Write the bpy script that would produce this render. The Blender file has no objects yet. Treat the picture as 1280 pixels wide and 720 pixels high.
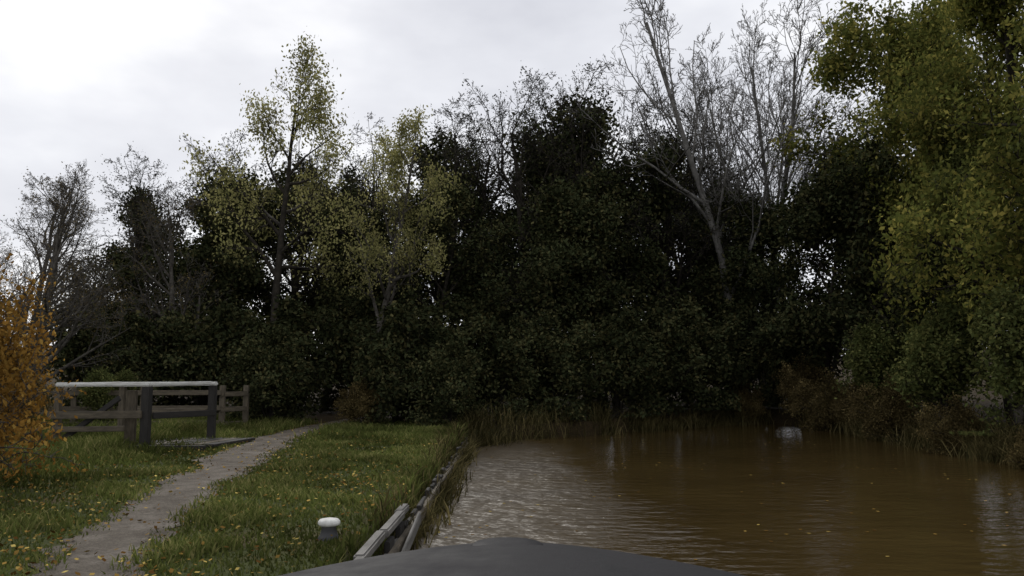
import bpy, math, numpy as np
from mathutils import Vector, Matrix
R = np.random.RandomState
scene = bpy.context.scene
col = scene.collection

# ---------------------------------------------------------------- materials
def mat(name):
    m = bpy.data.materials.new(name); m.use_nodes = True
    nt = m.node_tree; b = nt.nodes["Principled BSDF"]
    return m, nt, b
def N(nt, t, **kw):
    n = nt.nodes.new(t)
    for k, v in kw.items(): setattr(n, k, v)
    return n
def ramp(nt, stops):
    r = nt.nodes.new("ShaderNodeValToRGB"); e = r.color_ramp.elements
    while len(e) < len(stops): e.new(0.5)
    for i, (p, c) in enumerate(stops):
        e[i].position = p; e[i].color = (c[0], c[1], c[2], 1)
    return r
def noise(nt, scale, detail=4, vec=None, rough=0.6):
    n = nt.nodes.new("ShaderNodeTexNoise"); n.inputs["Scale"].default_value = scale
    n.inputs["Detail"].default_value = detail; n.inputs["Roughness"].default_value = rough
    if vec is not None: nt.links.new(vec, n.inputs["Vector"])
    return n
def mixc(nt, a, b, fac, mode='MIX'):
    n = nt.nodes.new("ShaderNodeMix"); n.data_type = 'RGBA'; n.blend_type = mode
    def put(s, v):
        if isinstance(v, (tuple, list)): s.default_value = (v[0], v[1], v[2], 1)
        elif isinstance(v, (int, float)): s.default_value = v
        else: nt.links.new(v, s)
    put(n.inputs[0], fac); put(n.inputs[6], a); put(n.inputs[7], b)
    return n.outputs[2]
def bump(nt, b, h, strength=0.5, dist=0.02):
    n = nt.nodes.new("ShaderNodeBump"); n.inputs["Strength"].default_value = strength
    n.inputs["Distance"].default_value = dist
    nt.links.new(h, n.inputs["Height"]); nt.links.new(n.outputs[0], b.inputs["Normal"])

def leaf_mat(name, c0, c1, c2, transl=0.3):
    m, nt, b = mat(name)
    at = N(nt, "ShaderNodeAttribute", attribute_name="tint")
    r = ramp(nt, [(0.0, c0), (0.55, c1), (1.0, c2)])
    nt.links.new(at.outputs["Fac"], r.inputs[0])
    tc = N(nt, "ShaderNodeTexCoord")
    n = noise(nt, 0.7, 2, tc.outputs["Object"])
    rr = ramp(nt, [(0.35, (0.5,)*3), (0.65, (1.2,)*3)])
    nt.links.new(n.outputs[0], rr.inputs[0])
    c = mixc(nt, r.outputs[0], rr.outputs[0], 1.0, 'MULTIPLY')
    out = nt.nodes["Material Output"]
    d = N(nt, "ShaderNodeBsdfDiffuse"); nt.links.new(c, d.inputs[0]); nt.nodes.remove(b)
    if transl > 0:
        t = N(nt, "ShaderNodeBsdfTranslucent"); nt.links.new(c, t.inputs[0])
        mx = N(nt, "ShaderNodeMixShader"); mx.inputs[0].default_value = transl
        nt.links.new(d.outputs[0], mx.inputs[1]); nt.links.new(t.outputs[0], mx.inputs[2])
        nt.links.new(mx.outputs[0], out.inputs[0])
    else: nt.links.new(d.outputs[0], out.inputs[0])
    return m
L_dark = leaf_mat("leaves_dark", (0.018, 0.023, 0.012), (0.045, 0.053, 0.024), (0.12, 0.105, 0.045), 0)
L_yel = leaf_mat("leaves_yellowgreen", (0.13, 0.14, 0.05), (0.29, 0.28, 0.11), (0.46, 0.41, 0.18), 0.4)
L_oliv = leaf_mat("leaves_olive", (0.05, 0.06, 0.018), (0.14, 0.155, 0.04), (0.40, 0.34, 0.09), 0.38)
L_green = leaf_mat("leaves_green", (0.045, 0.06, 0.022), (0.115, 0.135, 0.045), (0.26, 0.25, 0.085), 0.3)
L_oran = leaf_mat("leaves_orange", (0.11, 0.06, 0.018), (0.30, 0.16, 0.035), (0.52, 0.34, 0.09), 0.35)
L_brown = leaf_mat("leaves_brown", (0.05, 0.038, 0.018), (0.13, 0.10, 0.042), (0.26, 0.20, 0.085), 0.2)
L_grass = leaf_mat("grass_blades", (0.06, 0.072, 0.02), (0.13, 0.155, 0.042), (0.30, 0.27, 0.11), 0.3)
L_litter = leaf_mat("fallen_leaf", (0.10, 0.05, 0.015), (0.30, 0.19, 0.05), (0.55, 0.43, 0.13), 0)
L_reed = leaf_mat("reed_blades", (0.035, 0.034, 0.014), (0.10, 0.085, 0.035), (0.22, 0.18, 0.08), 0.2)

def bark(name, a, bcol):
    m, nt, b = mat(name)
    tc = N(nt, "ShaderNodeTexCoord"); n = noise(nt, 6, 4, tc.outputs["Object"])
    r = ramp(nt, [(0.35, a), (0.7, bcol)]); nt.links.new(n.outputs[0], r.inputs[0])
    nt.links.new(r.outputs[0], b.inputs["Base Color"]); b.inputs["Roughness"].default_value = 0.9
    b.inputs["Specular IOR Level"].default_value = 0.1
    return m
B_dark = bark("bark_dark", (0.018, 0.016, 0.013), (0.05, 0.043, 0.034))
B_grey = bark("bark_grey", (0.045, 0.04, 0.034), (0.12, 0.11, 0.095))
B_pale = bark("bark_pale", (0.09, 0.085, 0.078), (0.22, 0.21, 0.195))

# ---------------------------------------------------------------- mesh helpers
def np_mesh(name, V, F4=None, F3=None, mi4=None, mi3=None, mats=(), tint=None, smooth=False):
    me = bpy.data.meshes.new(name)
    F4 = np.zeros((0, 4), int) if F4 is None else F4
    F3 = np.zeros((0, 3), int) if F3 is None else F3
    me.vertices.add(len(V)); me.vertices.foreach_set("co", np.asarray(V, np.float32).ravel())
    loops = np.concatenate([F4.ravel(), F3.ravel()]).astype(np.int32)
    me.loops.add(len(loops)); me.loops.foreach_set("vertex_index", loops)
    st = np.concatenate([np.arange(len(F4)) * 4, len(F4) * 4 + np.arange(len(F3)) * 3]).astype(np.int32)
    me.polygons.add(len(st)); me.polygons.foreach_set("loop_start", st)
    mi = np.concatenate([np.zeros(len(F4), int) if mi4 is None else mi4,
                         np.zeros(len(F3), int) if mi3 is None else mi3]).astype(np.int32)
    for m in mats: me.materials.append(m)
    me.polygons.foreach_set("material_index", mi)
    if smooth: me.polygons.foreach_set("use_smooth", np.ones(len(st), bool))
    me.update(calc_edges=True)
    if tint is not None:
        a = me.attributes.new("tint", 'FLOAT', 'POINT'); a.data.foreach_set("value", tint.astype(np.float32))
    return me
def obj(name, me, loc=(0, 0, 0), rot=(0, 0, 0), sc=1.0, parent=None):
    o = bpy.data.objects.new(name, me); col.objects.link(o)
    o.location = loc; o.rotation_euler = rot
    o.scale = (sc, sc, sc) if isinstance(sc, (int, float)) else sc
    if parent: o.parent = parent
    return o
def unit(a): return a / (np.linalg.norm(a, axis=-1, keepdims=True) + 1e-9)

def tubes(P0, P1, r0, r1, n):
    D = unit(P1 - P0); ref = np.where(np.abs(D[:, 2:3]) > 0.9, np.array([[1., 0, 0]]), np.array([[0, 0, 1.]]))
    U = unit(np.cross(D, ref)); W = np.cross(D, U); k = len(P0)
    a = np.arange(n) * 2 * np.pi / n
    off = U[:, None] * np.cos(a)[None, :, None] + W[:, None] * np.sin(a)[None, :, None]
    V = np.concatenate([P0[:, None] + off * r0[:, None, None], P1[:, None] + off * r1[:, None, None]], 1).reshape(-1, 3)
    i = np.arange(n); j = (i + 1) % n
    f = np.stack([i, j, j + n, i + n], 1)
    F = (f[None] + (np.arange(k) * 2 * n)[:, None, None]).reshape(-1, 4)
    return V, F
def leafquads(P, size, rng, updir=0.5, asp=0.55):
    k = len(P); nrm = unit(rng.normal(size=(k, 3)) + np.array([0, 0, updir]))
    t = unit(np.cross(nrm, rng.normal(size=(k, 3)))); w = np.cross(nrm, t)
    s = (size * rng.uniform(0.6, 1.35, k))[:, None]
    V = np.stack([P - t * s * .5, P + w * s * asp * .5, P + t * s * .5, P - w * s * asp * .5], 1).reshape(-1, 3)
    F = np.arange(k * 4).reshape(-1, 4)
    return V, F

def skeleton(rng, H, counts, ang0=60, wob=0.16, trop=0.05, start=0.25, rad=None, ratio0=0.5, stems=1, taper=.62):
    segs = []; tips = []
    rad = rad or H * 0.017
    stack = []
    for s in range(stems):
        d = unit(np.array([rng.normal() * .06 * (1 + 3 * (stems > 1)), rng.normal() * .06 * (1 + 3 * (stems > 1)), 1.]))
        stack.append((np.zeros(3), d, H * (0.82 if s == 0 else rng.uniform(.6, .85)), rad * (1 if s == 0 else .8), 0))
    while stack:
        p, d, L, r, lv = stack.pop()
        ns = (8, 5, 4, 3, 2, 2)[lv]; pts = [p]; dirs = [d]; rs = [r]
        w = wob * (0.45 if lv == 0 else 1.2)
        for i in range(ns):
            d = unit(d + rng.normal(size=3) * w + np.array([0, 0, trop * (lv > 0)]))
            q = pts[-1] + d * L / ns; r2 = r * (1 - taper * 1.25 * (i + 1) / ns)
            segs.append((pts[-1], q, rs[-1], r2)); pts.append(q); dirs.append(d); rs.append(r2)
        if lv >= len(counts):
            tips.append((pts[0], pts[-1])); continue
        c = counts[lv]; t0 = start if lv == 0 else 0.2
        for j in range(c):
            t = t0 + (1 - t0) * (j + rng.uniform(0, 1)) / c; t = min(t, .999)
            x = t * ns; i = int(x); f = x - i
            q = pts[i] * (1 - f) + pts[i + 1] * f; rr = rs[i] * (1 - f) + rs[i + 1] * f; dd = dirs[i + 1]
            side = unit(np.cross(dd, rng.normal(size=3)))
            a = math.radians((ang0 - 22 * t if lv == 0 else 48) + rng.normal() * 9)
            nd = unit(dd * math.cos(a) + side * math.sin(a))
            cl = L * (ratio0 if lv == 0 else 0.52) * (1.08 - 0.62 * t) * rng.uniform(.75, 1.2)
            stack.append((q, nd, cl, max(rr * taper, 0.006), lv + 1))
    return segs, tips

def tree_mesh(name, seed, counts, leaf_m, bark_m, perleaf=20, size=0.1, spread=0.22, thin=0.0, H=10., minr=0.006, **kw):
    rng = R(seed); segs, tips = skeleton(rng, H, counts, **kw)
    A = np.array([[*s[0], *s[1], s[2], s[3]] for s in segs])
    big = A[:, 6] > 0.035
    Vs = []; Fs = []; o = 0
    for m_, n in ((big, 7), (~big, 3)):
        B = A[m_]
        if len(B) == 0: continue
        V, F = tubes(B[:, :3], B[:, 3:6], np.maximum(B[:, 6], minr), np.maximum(B[:, 7], minr * .7), n)
        Vs.append(V); Fs.append(F + o); o += len(V)
    mi = [np.zeros(sum(len(f) for f in Fs), int)]; ti = [np.zeros(o)]
    if perleaf > 0:
        T = np.array([[*a, *b] for a, b in tips]); k = len(T)
        keep = rng.uniform(size=k) > thin * np.clip(T[:, 5] / H, 0, 1.1) ** 1.5
        T = T[keep]; k = len(T)
        cl = np.clip(rng.normal(.5, .2, k), 0, 1)
        num = rng.poisson(perleaf * rng.uniform(.4, 1.6, k))
        idx = np.repeat(np.arange(k), num); t = rng.uniform(0.1, 1.1, len(idx))[:, None]
        P = T[idx, :3] * (1 - t) + T[idx, 3:] * t + rng.normal(size=(len(idx), 3)) * spread
        P[:, 2] = np.maximum(P[:, 2], .1)
        V, F = leafquads(P, size, rng)
        Vs.append(V); Fs.append(F + o); mi.append(np.ones(len(F), int))
        tt = np.clip(cl[idx] * .6 + rng.uniform(0, .5, len(idx)), 0, 1); ti.append(np.repeat(tt, 4))
    return np_mesh(name, np.concatenate(Vs), np.concatenate(Fs), mi4=np.concatenate(mi), mats=(bark_m, leaf_m), tint=np.concatenate(ti))

# ---------------------------------------------------------------- terrain
POLY = np.array([(-1.1, -60), (-1.1, 17), (-1.0, 20), (0.3, 22.5), (3.5, 25), (7, 28.5), (9.6, 30.5), (10.3, 27), (10.0, 20),
                 (9.8, 15), (9.2, 9), (8.6, 0), (8.6, -60)], float)
def sdf(X, Y):
    P = np.stack([X, Y], -1); dmin = np.full(X.shape, 1e9); inside = np.zeros(X.shape, bool)
    for i in range(len(POLY)):
        a = POLY[i]; b = POLY[(i + 1) % len(POLY)]; e = b - a; w = P - a
        t = np.clip((w @ e) / (e @ e), 0, 1); d = np.linalg.norm(w - t[..., None] * e, axis=-1); dmin = np.minimum(dmin, d)
        c = ((a[1] > Y) != (b[1] > Y)); 
        with np.errstate(divide='ignore', invalid='ignore'):
            xi = (b[0] - a[0]) * (Y - a[1]) / (b[1] - a[1] + 1e-12) + a[0]
        inside ^= c & (X < xi)
    return np.where(inside, -dmin, dmin)
def ss(t): t = np.clip(t, 0, 1); return t * t * (3 - 2 * t)
def height(X, Y):
    X = np.asarray(X, float); Y = np.asarray(Y, float)
    d = sdf(X, Y); wd = np.where(X > 3, 0.7, 0.22)
    h = -0.9 + 1.3 * ss((d + 0.2) / (wd + .2))
    h += ss((Y - 25) / 45) * 2.2 * (d > 0) + ss((np.abs(X) - 12) / 30) * 1.5 + ss((-4.9 - X) / 5) * .15 * ss((12 - Y) / 4)
    und = 0.03 * np.sin(X * 1.9 + 1.3 * np.sin(Y * .7)) * np.sin(Y * 1.3 + X * .4)
    return h + und * ss((d - .5) / 1.5) * .5
def axis(lo, hi, step, far):
    a = list(np.arange(lo, hi + 1e-6, step)); s = step
    b = [a[-1]]
    while b[-1] < far: s *= 1.18; b.append(b[-1] + s)
    s = step; c = [a[0]]
    while c[-1] > -far: s *= 1.18; c.append(c[-1] - s)
    return np.array(c[::-1][:-1] + a + b[1:])
xs = axis(-12, 13, 0.125, 500); ys = axis(2, 34, 0.16, 500)
X, Y = np.meshgrid(xs, ys); Z = height(X, Y)
V = np.stack([X, Y, Z], -1).reshape(-1, 3); nx = len(xs); ny = len(ys)
i = np.arange(nx - 1); j = np.arange(ny - 1); I, J = np.meshgrid(i, j); b0 = (J * nx + I).ravel()
F = np.stack([b0, b0 + 1, b0 + nx + 1, b0 + nx], 1)
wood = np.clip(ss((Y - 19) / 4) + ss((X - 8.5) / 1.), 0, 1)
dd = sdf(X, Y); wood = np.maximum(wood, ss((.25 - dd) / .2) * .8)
m, nt, b = mat("grassy_ground")
tc = N(nt, "ShaderNodeTexCoord"); o_ = tc.outputs["Object"]
n1 = noise(nt, 0.9, 5, o_); n2 = noise(nt, 22, 5, o_, .7)
r1 = ramp(nt, [(0.35, (0.045, 0.058, 0.018)), (0.52, (0.065, 0.075, 0.025)), (0.68, (0.10, 0.075, 0.04))]); nt.links.new(n1.outputs[0], r1.inputs[0])
r2 = ramp(nt, [(0.3, (0.45,) * 3), (0.7, (1.3,) * 3)]); nt.links.new(n2.outputs[0], r2.inputs[0])
c = mixc(nt, r1.outputs[0], r2.outputs[0], 1.0, 'MULTIPLY')
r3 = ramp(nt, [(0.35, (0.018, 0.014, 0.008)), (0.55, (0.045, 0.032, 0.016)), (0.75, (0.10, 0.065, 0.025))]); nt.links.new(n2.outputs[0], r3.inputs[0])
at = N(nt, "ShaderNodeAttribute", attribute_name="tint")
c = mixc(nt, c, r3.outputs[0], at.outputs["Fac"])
nt.links.new(c, b.inputs["Base Color"]); b.inputs["Roughness"].default_value = 0.95
b.inputs["Specular IOR Level"].default_value = 0.1
bump(nt, b, n2.outputs[0], 0.8, 0.04)
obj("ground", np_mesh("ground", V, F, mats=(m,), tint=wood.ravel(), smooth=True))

# ---------------------------------------------------------------- water
m, nt, b = mat("canal_water")
tc = N(nt, "ShaderNodeTexCoord")
mp = N(nt, "ShaderNodeMapping"); mp.inputs["Scale"].default_value = (1.0, 1.9, 1); nt.links.new(tc.outputs["Object"], mp.inputs[0])
n1 = noise(nt, 2.4, 3, mp.outputs[0], .5); n2 = noise(nt, 0.35, 3, tc.outputs["Object"]); n3 = noise(nt, 9, 3, mp.outputs[0])
r1 = ramp(nt, [(0.3, (0.040, 0.026, 0.009)), (0.7, (0.062, 0.041, 0.014))]); nt.links.new(n2.outputs[0], r1.inputs[0])
nt.links.new(r1.outputs[0], b.inputs["Base Color"]); b.inputs["IOR"].default_value = 1.5
ad = N(nt, "ShaderNodeMath", operation='MULTIPLY_ADD'); nt.links.new(n3.outputs[0], ad.inputs[0]); ad.inputs[1].default_value = 0.15
nt.links.new(n1.outputs[0], ad.inputs[2])
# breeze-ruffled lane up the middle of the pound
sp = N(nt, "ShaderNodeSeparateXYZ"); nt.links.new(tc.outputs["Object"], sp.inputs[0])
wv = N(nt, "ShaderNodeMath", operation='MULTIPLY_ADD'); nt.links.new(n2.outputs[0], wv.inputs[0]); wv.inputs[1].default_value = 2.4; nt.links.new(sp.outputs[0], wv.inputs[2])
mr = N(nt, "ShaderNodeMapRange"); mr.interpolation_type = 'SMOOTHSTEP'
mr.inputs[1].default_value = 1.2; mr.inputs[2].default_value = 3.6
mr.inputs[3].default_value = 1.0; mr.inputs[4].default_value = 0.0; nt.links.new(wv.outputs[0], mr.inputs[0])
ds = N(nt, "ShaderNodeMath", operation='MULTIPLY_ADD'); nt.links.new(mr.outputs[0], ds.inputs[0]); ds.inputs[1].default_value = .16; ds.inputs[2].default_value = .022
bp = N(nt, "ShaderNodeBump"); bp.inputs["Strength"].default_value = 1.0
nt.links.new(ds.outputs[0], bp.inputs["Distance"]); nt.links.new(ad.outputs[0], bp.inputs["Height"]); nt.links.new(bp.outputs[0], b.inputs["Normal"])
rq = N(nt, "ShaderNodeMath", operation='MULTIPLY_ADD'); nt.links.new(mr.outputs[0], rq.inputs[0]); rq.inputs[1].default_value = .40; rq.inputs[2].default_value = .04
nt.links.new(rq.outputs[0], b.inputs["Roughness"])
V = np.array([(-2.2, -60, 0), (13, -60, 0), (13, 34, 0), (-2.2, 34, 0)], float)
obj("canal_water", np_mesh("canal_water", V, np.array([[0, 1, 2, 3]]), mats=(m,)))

# ---------------------------------------------------------------- towpath
pc = np.array([(-1.9, -20, .5), (-2.0, 0, .5), (-2.5, 4, .45), (-2.85, 5.6, .42), (-3.5, 7.6, .42), (-3.95, 10.4, .47), (-4.45, 13, .52), (-4.95, 16, .58), (-5.2, 20, .6), (-4.6, 26, .6), (-3, 34, .6)])
t = np.linspace(0, 1, 900); yy = pc[0, 1] + t * (pc[-1, 1] - pc[0, 1])
def pathx(y): 
    y = np.asarray(y, float)
    return sum(np.interp(y + o, pc[:, 1], pc[:, 0]) for o in (-1.2, -.6, 0, .6, 1.2)) / 5 + .05 * np.sin(y * 1.7)
def pathw(y): return np.interp(y, pc[:, 1], pc[:, 2]) + .04 * np.sin(np.asarray(y) * 2.9 + 1)
rng = R(5)
def sm(a, k): return np.convolve(a, np.ones(k) / k, 'same')
eL = sm(rng.normal(size=900), 4) * .12; eR = sm(rng.normal(size=900), 4) * .12
cols = []
for s in np.linspace(-1, 1, 9):
    off = s * pathw(yy) + np.where(s < 0, eL, eR) * abs(s)
    xx = pathx(yy) + off
    cols.append(np.stack([xx, yy, height(xx, yy) + 0.022 - 0.014 * abs(s) ** 3], -1))
G = np.stack(cols, 1); V = G.reshape(-1, 3); b0 = (np.arange(899)[:, None] * 9 + np.arange(8)[None]).ravel()
F = np.stack([b0, b0 + 1, b0 + 10, b0 + 9], 1)
m, nt, b = mat("towpath_gravel")
tc = N(nt, "ShaderNodeTexCoord"); n1 = noise(nt, 2.2, 6, tc.outputs["Object"], .7); n2 = noise(nt, 45, 5, tc.outputs["Object"], .85)
r1 = ramp(nt, [(0.3, (0.05, 0.038, 0.025)), (0.5, (0.115, 0.096, 0.074)), (0.7, (0.20, 0.175, 0.145))]); nt.links.new(n1.outputs[0], r1.inputs[0])
r2 = ramp(nt, [(0.3, (0.35,) * 3), (0.7, (1.5,) * 3)]); nt.links.new(n2.outputs[0], r2.inputs[0])
nt.links.new(mixc(nt, r1.outputs[0], r2.outputs[0], 1., 'MULTIPLY'), b.inputs["Base Color"]); b.inputs["Roughness"].default_value = .85
b.inputs["Specular IOR Level"].default_value = .25
bump(nt, b, n2.outputs[0], .9, .02)
obj("towpath", np_mesh("towpath", V, F, mats=(m,), smooth=True))

# ---------------------------------------------------------------- grass
def blades(P, hgt, wid, rng, lean=.35):
    k = len(P); a = rng.uniform(0, 2 * np.pi, k); w = np.stack([np.cos(a), np.sin(a), np.zeros(k)], -1) * (wid * rng.uniform(.6, 1.4, k))[:, None]
    h = (hgt * rng.uniform(.5, 1.4, k))[:, None]
    ln = np.concatenate([rng.normal(size=(k, 2)) * lean, np.ones((k, 1))], 1)
    mid = P + ln * h * np.array([.4, .4, .6]); top = P + ln * h * np.array([1.2, 1.2, .95])
    V = np.stack([P - w, P + w, mid + w * .7, mid - w * .7, top], 1).reshape(-1, 3)
    o = np.arange(k) * 5
    F4 = np.stack([o, o + 1, o + 2, o + 3], 1); F3 = np.stack([o + 3, o + 2, o + 4], 1)
    return V, F4, F3
rng = R(11); k = 270000
y = 3.6 + 19 * rng.uniform(size=k) ** 1.7; x = -1.12 - 12 * rng.uniform(size=k) ** 1.25
pd = np.abs(x - pathx(y)) - pathw(y)
keep = (pd > rng.uniform(-.26, .10, k)) & (x > -0.72 * y - 2)
pt = np.sin(x * 2.1 + np.sin(y * 1.4) * 2) * np.sin(y * 1.7 + x)
keep &= rng.uniform(size=k) < .68 + .4 * pt
x = x[keep]; y = y[keep]; pt = pt[keep]; pd = pd[keep]
P = np.stack([x, y, height(x, y) - .01], -1)
hg = 0.048 + .04 * (pt > .3) + .16 * ss((-5.2 - x) / 2.5) + .13 * (x > -1.3) * rng.uniform(0, 1, len(x)) ** 2 + .1 * ss((y - 15) / 5)
V, F4, F3 = blades(P, hg, .0045 + .0006 * y, rng)
obj("grass", np_mesh("grass", V, F4, F3, mats=(L_grass,), tint=np.repeat(np.clip(rng.normal(.42 + .18 * pt, .24), 0, 1), 5)))

# fallen leaves
k = 15000; y = 3.6 + 20 * rng.uniform(size=k) ** 1.4; x = -1.2 - 9 * rng.uniform(size=k)
near = np.abs(x - pathx(y)); dens = np.where(near < pathw(y) * .55, .3, np.where(near < pathw(y) * 1.1, 1., .35 + .6 * (np.sin(x * 1.3 + y) > .2)))
kp = rng.uniform(size=k) < dens; x = x[kp]; y = y[kp]
P = np.stack([x, y, height(x, y) + rng.uniform(.025, .06, len(x))], -1)
V, F = leafquads(P, .042, rng, 3, .7)
xw = rng.uniform(-1, 9, 4000); yw = 4 + 24 * rng.uniform(size=4000) ** 1.2
cl = np.sin(xw * .9 + yw * .5) * np.sin(yw * .45 - xw * .7); kp = (sdf(xw, yw) < -.1) & (rng.uniform(size=4000) < .05 + .2 * (cl > .6))
Pw = np.stack([xw[kp], yw[kp], np.full(kp.sum(), .006)], -1)
a = rng.uniform(0, 6.28, len(Pw)); c_, s_ = np.cos(a), np.sin(a); z0 = np.zeros_like(a); s = .028
tt = np.stack([c_, s_, z0], -1) * s; ww = np.stack([-s_, c_, z0], -1) * s * .7
Vw = np.stack([Pw - tt, Pw + ww, Pw + tt, Pw - ww], 1).reshape(-1, 3)
obj("fallen_leaves", np_mesh("fallen_leaves", np.concatenate([V, Vw]), np.concatenate([F, np.arange(len(Vw)).reshape(-1, 4) + len(V)]), mats=(L_litter,),
    tint=np.repeat(rng.uniform(0, 1, len(P) + len(Pw)) ** 1.4, 4)))

# reeds / rank growth along banks
def clump(cx, cy, n, h, sp, rng):
    x = cx + rng.normal(size=n) * sp; y = cy + rng.normal(size=n) * sp
    return np.stack([x, y, np.maximum(height(x, y), -.02)], -1), np.full(n, h)
Ps = []; hs = []; rng = R(21)
for q in range(52):
    yy_ = 7.9 + q * .28 + rng.uniform(-.1, .1); p, h = clump(-1.1 + rng.uniform(-.1, .16), yy_, rng.randint(30, 100), rng.uniform(.15, .40), .10, rng); Ps.append(p); hs.append(h)
for q in range(130):
    s = rng.uniform(); 
    if s < .6: yy_ = rng.uniform(8, 29); cx = np.interp(yy_, [0, 9, 15, 20, 27], [8.6, 9.2, 9.8, 10, 10.3]) + .3; cy = yy_
    else: tt_ = rng.uniform(); cx = np.interp(tt_, [0, .2, .5, .8, 1], [-1, .3, 3.5, 7, 9.6]); cy = np.interp(tt_, [0, .2, .5, .8, 1], [20, 22.5, 25, 28.5, 30.5]) + .3
    p, h = clump(cx, cy, 80, rng.uniform(.2, .65), .25, rng); Ps.append(p); hs.append(h)
P = np.concatenate(Ps); V, F4, F3 = blades(P, np.concatenate(hs), .010, rng, .5)
obj("bank_reeds", np_mesh("bank_reeds", V, F4, F3, mats=(L_reed,), tint=np.repeat(rng.uniform(0, 1, len(P)), 5)))

# ---------------------------------------------------------------- trees
T = {}
T['dk0'] = tree_mesh("dark_tree_a", 1, (15, 6, 5, 4), L_dark, B_dark, 18, .165, .26, .45, start=.12)
T['dk1'] = tree_mesh("dark_tree_b", 2, (15, 6, 5, 4), L_dark, B_dark, 18, .165, .26, .6, start=.12, ang0=52)
T['tw0'] = tree_mesh("twiggy_tree_a", 3, (17, 7, 6, 5), L_dark, B_dark, 3, .07, .12, .9, start=.15, minr=.008, ang0=50)
T['tw1'] = tree_mesh("twiggy_tree_b", 14, (17, 7, 6, 5), L_brown, B_grey, 1.5, .07, .12, .9, start=.15, minr=.007, ang0=50)
T['ye0'] = tree_mesh("yellow_tree_a", 47, (14, 7, 5, 3), L_yel, B_dark, 7, .10, .18, .1, start=.42, ang0=70, ratio0=.46, trop=.05, wob=.13)
T['ye1'] = tree_mesh("yellow_tree_b", 5, (13, 6, 5, 3), L_yel, B_grey, 10, .10, .15, .15, start=.3, ang0=55, ratio0=.45)
T['bare'] = tree_mesh("bare_tree", 6, (14, 7, 6, 4), L_brown, B_pale, 0, start=.25, minr=.006, ang0=38, trop=.14, ratio0=.5, stems=3, rad=.10, taper=.55)
T['ol0'] = tree_mesh("olive_tree_a", 7, (16, 7, 5, 4), L_oliv, B_dark, 18, .11, .2, .15, start=.12, ang0=62)
T['ol1'] = tree_mesh("olive_tree_b", 8, (16, 7, 5, 4), L_oliv, B_dark, 17, .11, .2, .25, start=.12, ang0=58, ratio0=.42)
T['gr0'] = tree_mesh("green_tree_a", 9, (16, 6, 5, 4), L_green, B_dark, 20, .11, .2, .15, start=.08, ang0=62)
def bush(name, seed, leaf_m, bark_m, per, size, spread=.1, counts=(7, 5, 4), stems=7):
    return tree_mesh(name, seed, counts, leaf_m, bark_m, per, size, spread, 0, H=2.2, start=.1, ang0=60, stems=stems, rad=.03, ratio0=.6, minr=.004)
T['bdk'] = bush("dark_bush", 31, L_dark, B_dark, 20, .09)
T['bgr'] = bush("green_bush", 32, L_green, B_dark, 20, .075)
T['bbr'] = bush("brown_bush", 33, L_brown, B_dark, 16, .07)
T['bor'] = bush("orange_bush", 34, L_oran, B_grey, 8, .062, .09)
rt = R(99)
def put(name, key, x, y, h, base=10., wide=1.0, rz=None):
    s = h / base; z = float(height(np.array([x]), np.array([y]))[0]) - .05
    r_ = rt.uniform(0, 6.28)
    obj(name, T[key], (x, y, z), (0, 0, r_ if rz is None else rz), (s * wide, s * wide, s))
for k, (x, y, h) in enumerate([(-16, 33, 9), (-12.5, 33, 10.3), (-9.5, 36, 11), (-6, 37, 11.2), (-3, 35, 12), (-.2, 36, 12.8), (2.6, 35, 13.2), (5.4, 37, 13.6), (8.5, 38, 12.3), (12.5, 40, 12),
                               (-11, 28.5, 8.2), (-7, 30, 8.6), (-3, 30, 8.8), (0.5, 29.5, 9), (4, 31, 9.4), (9.2, 34.5, 9.5), (15, 34, 11), (18, 29, 10)]):
    put("alder_tree", 'dk%d' % (k % 2), x, y, h)
for k, (x, y, h) in enumerate([(-15, 30, 9.8), (-11.5, 34, 11.5), (-9.5, 32, 10.8), (-5, 34, 12.3), (-2, 34, 13.6), (.8, 33, 13.6), (3.2, 34, 14.4), (5.8, 34, 14.2), (7.6, 35, 13.6), (-3.6, 33, 12.6), (2.2, 37, 15)]):
    put("hawthorn_tree", 'tw0', x, y, h)
for (x, y, h) in [(-12.6, 21, 6.8), (-14.5, 24, 8), (-16.5, 27, 9), (-10.8, 26, 8.2), (-13, 19, 5.2)]:
    put("elder_tree", 'tw1', x, y, h)
put("ash_tree", 'ye0', -7.7, 26.5, 13.2, wide=.8); put("ash_tree", 'ye1', -5.2, 27.5, 11.3, wide=.75)
put("birch_tree", 'bare', 9.4, 33, 20, wide=.95, rz=2.6); put("birch_tree", 'bare', 11.5, 36, 18, wide=.8)
for k, (x, y, h, w) in enumerate([(14.2, 26, 16, .75), (13.2, 19.5, 14, .85), (16, 30, 17, 1), (17, 22, 16, 1), (13, 8, 10, 1), (14.8, 23, 15.5, .8)]):
    put("sycamore_tree", 'ol%d' % ((k + 1) % 2), x, y, h, wide=w)
put("lime_tree", 'gr0', 12.6, 15.6, 8.5, wide=.9); put("lime_tree", 'gr0', 13.5, 22, 8, wide=.9)
for k, (x, y, h) in enumerate([(11.4, 29.5, 8.5), (13.5, 26, 10), (12.6, 24.5, 6.5)]):
    put("holly_tree", 'dk%d' % (k % 2), x, y, h)
for x, y, h in [(-10.5, 22.5, 3), (-8.8, 23.5, 3.4), (-7, 24, 3.6), (-3.2, 22, 3.2), (-2.0, 23.5, 3.4), (-.4, 24, 3.0), (1.4, 25, 3.2), (3.4, 26.2, 3.4), (5.2, 28, 3.6), (7, 29.8, 3.8), (8.8, 31.4, 4), (-5.5, 28, 4), (-1.6, 20.7, 2.2), (11, 30.5, 4), (-12, 24, 3.5), (-6.5, 21.8, 2.6), (13, 17.5, 4), (13, 13, 3.6)]:
    put("bramble_bush", 'bdk', x, y, h, 2.2)
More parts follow.
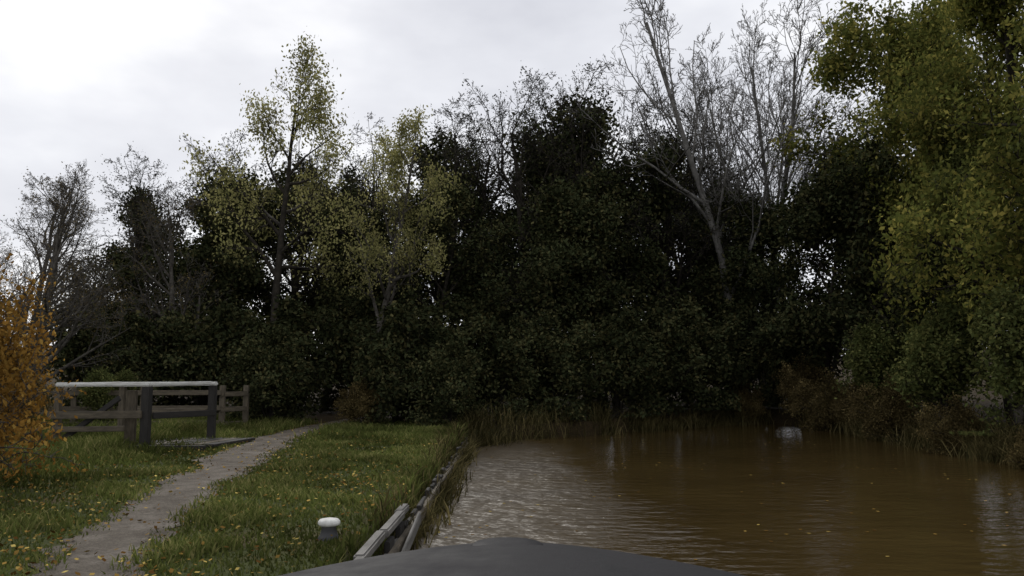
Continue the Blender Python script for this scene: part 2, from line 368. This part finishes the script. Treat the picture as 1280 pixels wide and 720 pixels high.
for x, y, h in [(11, 24, 3), (11, 20.5, 3.2), (11.2, 17, 3.3), (10.6, 13.5, 2.6), (10.7, 10, 3), (-9.8, 19.5, 1.6)]:
    put("hazel_bush", 'bgr', x, y, h, 2.2)
for x, y, h in [(10.4, 29, 2.1), (10.5, 26.5, 2.1), (10.6, 24.3, 1.7), (10.4, 22, 1.8), (10.2, 18.6, 1.5), (10.0, 15.6, 1.3), (9.6, 12.5, 1.2), (8.6, 30, 1.7), (-11, 17.5, 1.5), (-8.8, 13.0, .9), (-3.9, 21.5, 1.3)]:
    put("bracken_bush", 'bbr', x, y, h, 2.2)
for x, y, h in [(-6.3, 8.9, 2.7), (-6.7, 10.2, 2.6), (-7.7, 11.6, 2.3), (-5.75, 7.8, 1.7), (-7.2, 9.3, 3.0)]:
    put("beech_bush", 'bor', x, y, h, 2.2, .85)

# ---------------------------------------------------------------- built bits
import bmesh
def wood_mat(name, a, bc, sc=3):
    m, nt, b = mat(name); tc = N(nt, "ShaderNodeTexCoord")
    mp = N(nt, "ShaderNodeMapping"); mp.inputs["Scale"].default_value = (6, 6, 1.2); nt.links.new(tc.outputs["Object"], mp.inputs[0])
    n = noise(nt, sc, 6, mp.outputs[0], .7); r = ramp(nt, [(.3, a), (.7, bc)]); nt.links.new(n.outputs[0], r.inputs[0])
    nt.links.new(r.outputs[0], b.inputs["Base Color"]); b.inputs["Roughness"].default_value = .8; bump(nt, b, n.outputs[0], .5, .01)
    return m
W_dark = wood_mat("tarred_wood", (.010, .009, .008), (.03, .026, .022)); W_old = wood_mat("weathered_wood", (.035, .028, .018), (.13, .105, .07))
W_white = wood_mat("worn_white_paint", (.40, .39, .36), (.74, .74, .71))
def beam(name, p, q, w, h, m, parent, bev=.008):
    p = Vector(p); q = Vector(q); d = q - p; L = d.length
    bm = bmesh.new(); bmesh.ops.create_cube(bm, size=1)
    for v in bm.verts: v.co = Vector((v.co.x * w, v.co.y * h, v.co.z * L))
    bmesh.ops.bevel(bm, geom=bm.edges[:], offset=min(bev, w * .3, h * .3), segments=2, affect='EDGES')
    me = bpy.data.meshes.new(name); bm.to_mesh(me); bm.free(); me.materials.append(m)
    o = obj(name, me, (p + q) / 2, parent=parent)
    z = d.normalized(); up = Vector((0, 0, 1)) if abs(z.z) < .9 else Vector((0, 1, 0))
    xax = up.cross(z).normalized(); yax = z.cross(xax)
    o.rotation_euler = Matrix((xax, yax, z)).transposed().to_euler()
    return o
def empty(name):
    e = bpy.data.objects.new(name, None); col.objects.link(e); return e
br = empty("wooden_footbridge")
A = (-8.55, 15.3); B = (-6.75, 15.0); C = (-6.2, 16.8); D = (-8.4, 17.5); g = .40
def P3(a, z): return (a[0], a[1], g + z)
for nm, a, w, mm, hh in (("post_1", A, .12, W_old, 1.12), ("post_2", B, .15, W_dark, 1.15), ("post_3", C, .14, W_dark, 1.15), ("post_4", D, .12, W_old, 1.12)):
    beam(nm, P3(a, -.3), P3(a, hh), w, w, mm, br)
beam("post_5", P3((-7.12, 15.2), -.3), P3((-7.12, 15.2), 1.08), .2, .07, W_old, br)
def lp(a, b_, t): return (a[0] + (b_[0] - a[0]) * t, a[1] + (b_[1] - a[1]) * t)
for i_, (a, c2, zz) in enumerate(((A, B, 1.19), (B, C, 1.195), (D, C, 1.185), (A, D, 1.18))):
    beam("top_rail_%d" % (i_ + 1), P3(lp(a, c2, -.03 if i_ in (0, 2) else .045), zz), P3(lp(a, c2, 1.04 if i_ in (0, 2) else .955), zz + .01), .11, .08, W_white, br, .02)
for i_, (z, t0, t1, w) in enumerate(((.62, -.08, .98, .14), (.36, -.02, .8, .10))):
    a = lp(A, B, t0); c2 = lp(A, B, t1)
    beam("front_rail_%d" % i_, (a[0], a[1] - .11, g + z), (c2[0], c2[1] - .11, g + z + .03), .04, w, W_old, br)
beam("brace", (A[0] + .1, A[1] - .02, g + .15), (-7.3, 15.1, g + .95), .05, .1, W_dark, br)
beam("side_rail", (B[0] + .1, B[1] + .05, g + .62), (C[0] + .1, C[1] - .05, g + .6), .04, .12, W_dark, br)
beam("back_rail", P3(lp(D, C, .05), .6), P3(lp(D, C, .95), .62), .05, .12, W_old, br)
for i_ in range(11):
    x = -8.35 + i_ * .262
    beam("deck_plank_%d" % i_, (x + .1, 15.12, g + .07), (x + .35, 16.75, g + .07), .24, .05, W_dark if i_ % 3 else W_old, br)
beam("deck_beam", (-8.5, 14.98, g + .03), (-5.6, 14.9, g + .03), .12, .12, W_dark, br)
fe = empty("timber_fence")
for i_, (x, y) in enumerate([(-7.1, 19.9), (-6.75, 20.6), (-8.9, 19.6), (-10.4, 19.3), (-11.9, 19.0)]):
    beam("post_%d" % i_, (x, y, .3), (x, y, .4 + 1.12), .13, .11, W_old, fe)
for i_, z in enumerate((1.35, .98, .62)):
    beam("rail_%d" % i_, (-12, 18.9, z), (-7.1, 19.8, z), .04, .12, W_old, fe)
    beam("rail_r%d" % i_, (-7.1, 19.8, z - .04), (-6.7, 20.5, z - .04), .04, .12, W_old, fe)

def lathe(name, prof, n, m, loc, parent=None):
    V = []; F = []
    for r_, z in prof:
        for a_ in range(n): V.append((r_ * math.cos(a_ * 2 * math.pi / n), r_ * math.sin(a_ * 2 * math.pi / n), z))
    for i_ in range(len(prof) - 1):
        for a_ in range(n): F.append((i_ * n + a_, i_ * n + (a_ + 1) % n, (i_ + 1) * n + (a_ + 1) % n, (i_ + 1) * n + a_))
    F.append(tuple((len(prof) - 1) * n + a_ for a_ in range(n)))
    me = bpy.data.meshes.new(name); me.from_pydata(V, [], F); me.materials.append(m)
    for p_ in me.polygons: p_.use_smooth = True
    return obj(name, me, loc, parent=parent)
m_ir, nt, b = mat("bollard_iron"); b.inputs["Base Color"].default_value = (.03, .03, .032, 1); b.inputs["Roughness"].default_value = .6
bo = empty("mooring_bollard"); bz = float(height(np.array([-1.53]), np.array([6.9]))[0])
lathe("body", [(.10, -.08), (.10, .0), (.075, .03), (.06, .08), (.065, .115)], 28, m_ir, (-1.53, 6.9, bz), bo)
lathe("cap", [(.065, .105), (.088, .115), (.092, .13), (.09, .145), (.076, .16), (.04, .167), (.005, .169)], 28, W_white, (-1.53, 6.9, bz), bo)

ed = empty("canal_edging")
rng = R(3)
m_st = wood_mat("coping_stone", (.07, .066, .058), (.20, .19, .175), 2)
yq = -20.
while yq < 8.6:
    L = rng.uniform(.9, 1.5); y1 = min(yq + L, 8.7); xo = rng.normal() * .012
    beam("coping", (-1.13 + xo, yq, .385), (-1.13 + xo + rng.normal() * .01, y1 - .03, .375 + rng.uniform(0, .02)), .09, .08, m_st if rng.uniform() < .5 else W_old, ed, .015); yq = y1
beam("waling", (-1.045, -20, .2), (-1.045, 19, .16), .06, .12, W_old, ed)
for q in range(60):
    yq = -2 + q * .36
    beam("pile", (-1.09, yq, -.8), (-1.09 + rng.normal() * .01, yq, .28 + rng.uniform(-.07, .05)), .05, .3, W_dark, ed)
beam("loose_board", (-1.0, 7.1, .05), (-.93, 8.3, .34), .03, .12, m_st, ed)

# ---------------------------------------------------------------- narrowboat
m_b, nt, b = mat("boat_grey_paint"); tc = N(nt, "ShaderNodeTexCoord"); n1 = noise(nt, 3.5, 7, tc.outputs["Object"], .7); n2 = noise(nt, 140, 3, tc.outputs["Object"])
r1 = ramp(nt, [(.35, (.007, .007, .008)), (.65, (.016, .015, .017))]); nt.links.new(n1.outputs[0], r1.inputs[0]); nt.links.new(r1.outputs[0], b.inputs["Base Color"])
r2 = ramp(nt, [(.3, (.5,) * 3), (.7, (.85,) * 3)]); nt.links.new(n1.outputs[0], r2.inputs[0]); nt.links.new(r2.outputs[0], b.inputs["Roughness"]); bump(nt, b, n2.outputs[0], .5, .003)
b.inputs["Specular IOR Level"].default_value = .18
bt = empty("narrowboat")
def outline(scale, ytip, zc, n=41):
    pts = []
    for s in np.linspace(-1, 1, n):
        x_ = 1.06 * s; y_ = ytip - .86 * abs(s) ** 1.7
        pts.append((x_ * scale, y_, zc))
    return pts
levels = [(.80, 3.35, -.4), (.9, 3.5, .0), (.97, 3.72, .6), (1.0, 3.80, .93), (1.02, 3.83, .945), (1.02, 3.83, .985), (1.0, 3.80, .995), (.95, 3.74, 1.0), (.6, 3.55, 1.035), (.2, 3.1, 1.055), (0.0, 2.6, 1.06)]
V = []; F = []; n = 43
for sc_, yt, z in levels:
    o_ = outline(sc_, yt, z); o_ = [(o_[0][0], -13, z)] + o_ + [(o_[-1][0], -13, z)]
    V += o_
for i_ in range(len(levels) - 1):
    for a_ in range(n - 1):
        F.append((i_ * n + a_, i_ * n + a_ + 1, (i_ + 1) * n + a_ + 1, (i_ + 1) * n + a_))
me = bpy.data.meshes.new("hull"); me.from_pydata(V, [], F); me.materials.append(m_b)
for p_ in me.polygons: p_.use_smooth = True
obj("hull_and_foredeck", me, parent=bt)
lathe("stem_boss", [(.16, -.02), (.16, .012), (.15, .02), (.08, .026), (.01, .027)], 32, m_b, (-.02, 3.62, 1.0), bt)

# ---------------------------------------------------------------- world, sun, camera
w = bpy.data.worlds.new("World"); scene.world = w; w.use_nodes = True; nt = w.node_tree
sky = N(nt, "ShaderNodeTexSky", sky_type='NISHITA'); sky.sun_disc = False
sky.sun_elevation = math.radians(38); sky.sun_rotation = math.radians(-25); sky.air_density = 1.2; sky.dust_density = 1
bg = nt.nodes["Background"]; bg.inputs[1].default_value = .08; nt.links.new(sky.outputs[0], bg.inputs[0])
tc = N(nt, "ShaderNodeTexCoord"); mp = N(nt, "ShaderNodeMapping"); mp.inputs["Scale"].default_value = (1, 1, 2.2); nt.links.new(tc.outputs["Generated"], mp.inputs[0])
n1 = noise(nt, 2.8, 5, mp.outputs[0], .5); r1 = ramp(nt, [(.3, (.68, .69, .75)), (.5, (.88, .89, .94)), (.68, (1.15, 1.15, 1.16))]); nt.links.new(n1.outputs[0], r1.inputs[0])
b2 = N(nt, "ShaderNodeBackground"); nt.links.new(r1.outputs[0], b2.inputs[0]); b2.inputs[1].default_value = 1.0
mx = N(nt, "ShaderNodeMixShader"); mx.inputs[0].default_value = .93
nt.links.new(bg.outputs[0], mx.inputs[1]); nt.links.new(b2.outputs[0], mx.inputs[2]); nt.links.new(mx.outputs[0], nt.nodes["World Output"].inputs[0])
sl = bpy.data.lights.new("sun", 'SUN'); sl.energy = 1.5; sl.angle = math.radians(20); sl.color = (1, .96, .9)
so = bpy.data.objects.new("sun", sl); col.objects.link(so)
el, az = math.radians(38), math.radians(-25)
dirv = Vector((math.sin(az) * math.cos(el), math.cos(az) * math.cos(el), math.sin(el)))
so.rotation_euler = dirv.to_track_quat('Z', 'Y').to_euler(); so.location = (0, 0, 30)
cd = bpy.data.cameras.new("camera"); co = bpy.data.objects.new("camera", cd); col.objects.link(co)
co.location = (0, 0, 1.75); co.rotation_euler = (math.radians(96.25), 0, 0); cd.lens = 28.27; cd.sensor_width = 36; cd.clip_end = 3000; cd.clip_start = .05
scene.camera = co
scene.view_settings.view_transform = 'Standard'; scene.view_settings.look = 'None'; scene.view_settings.exposure = 0
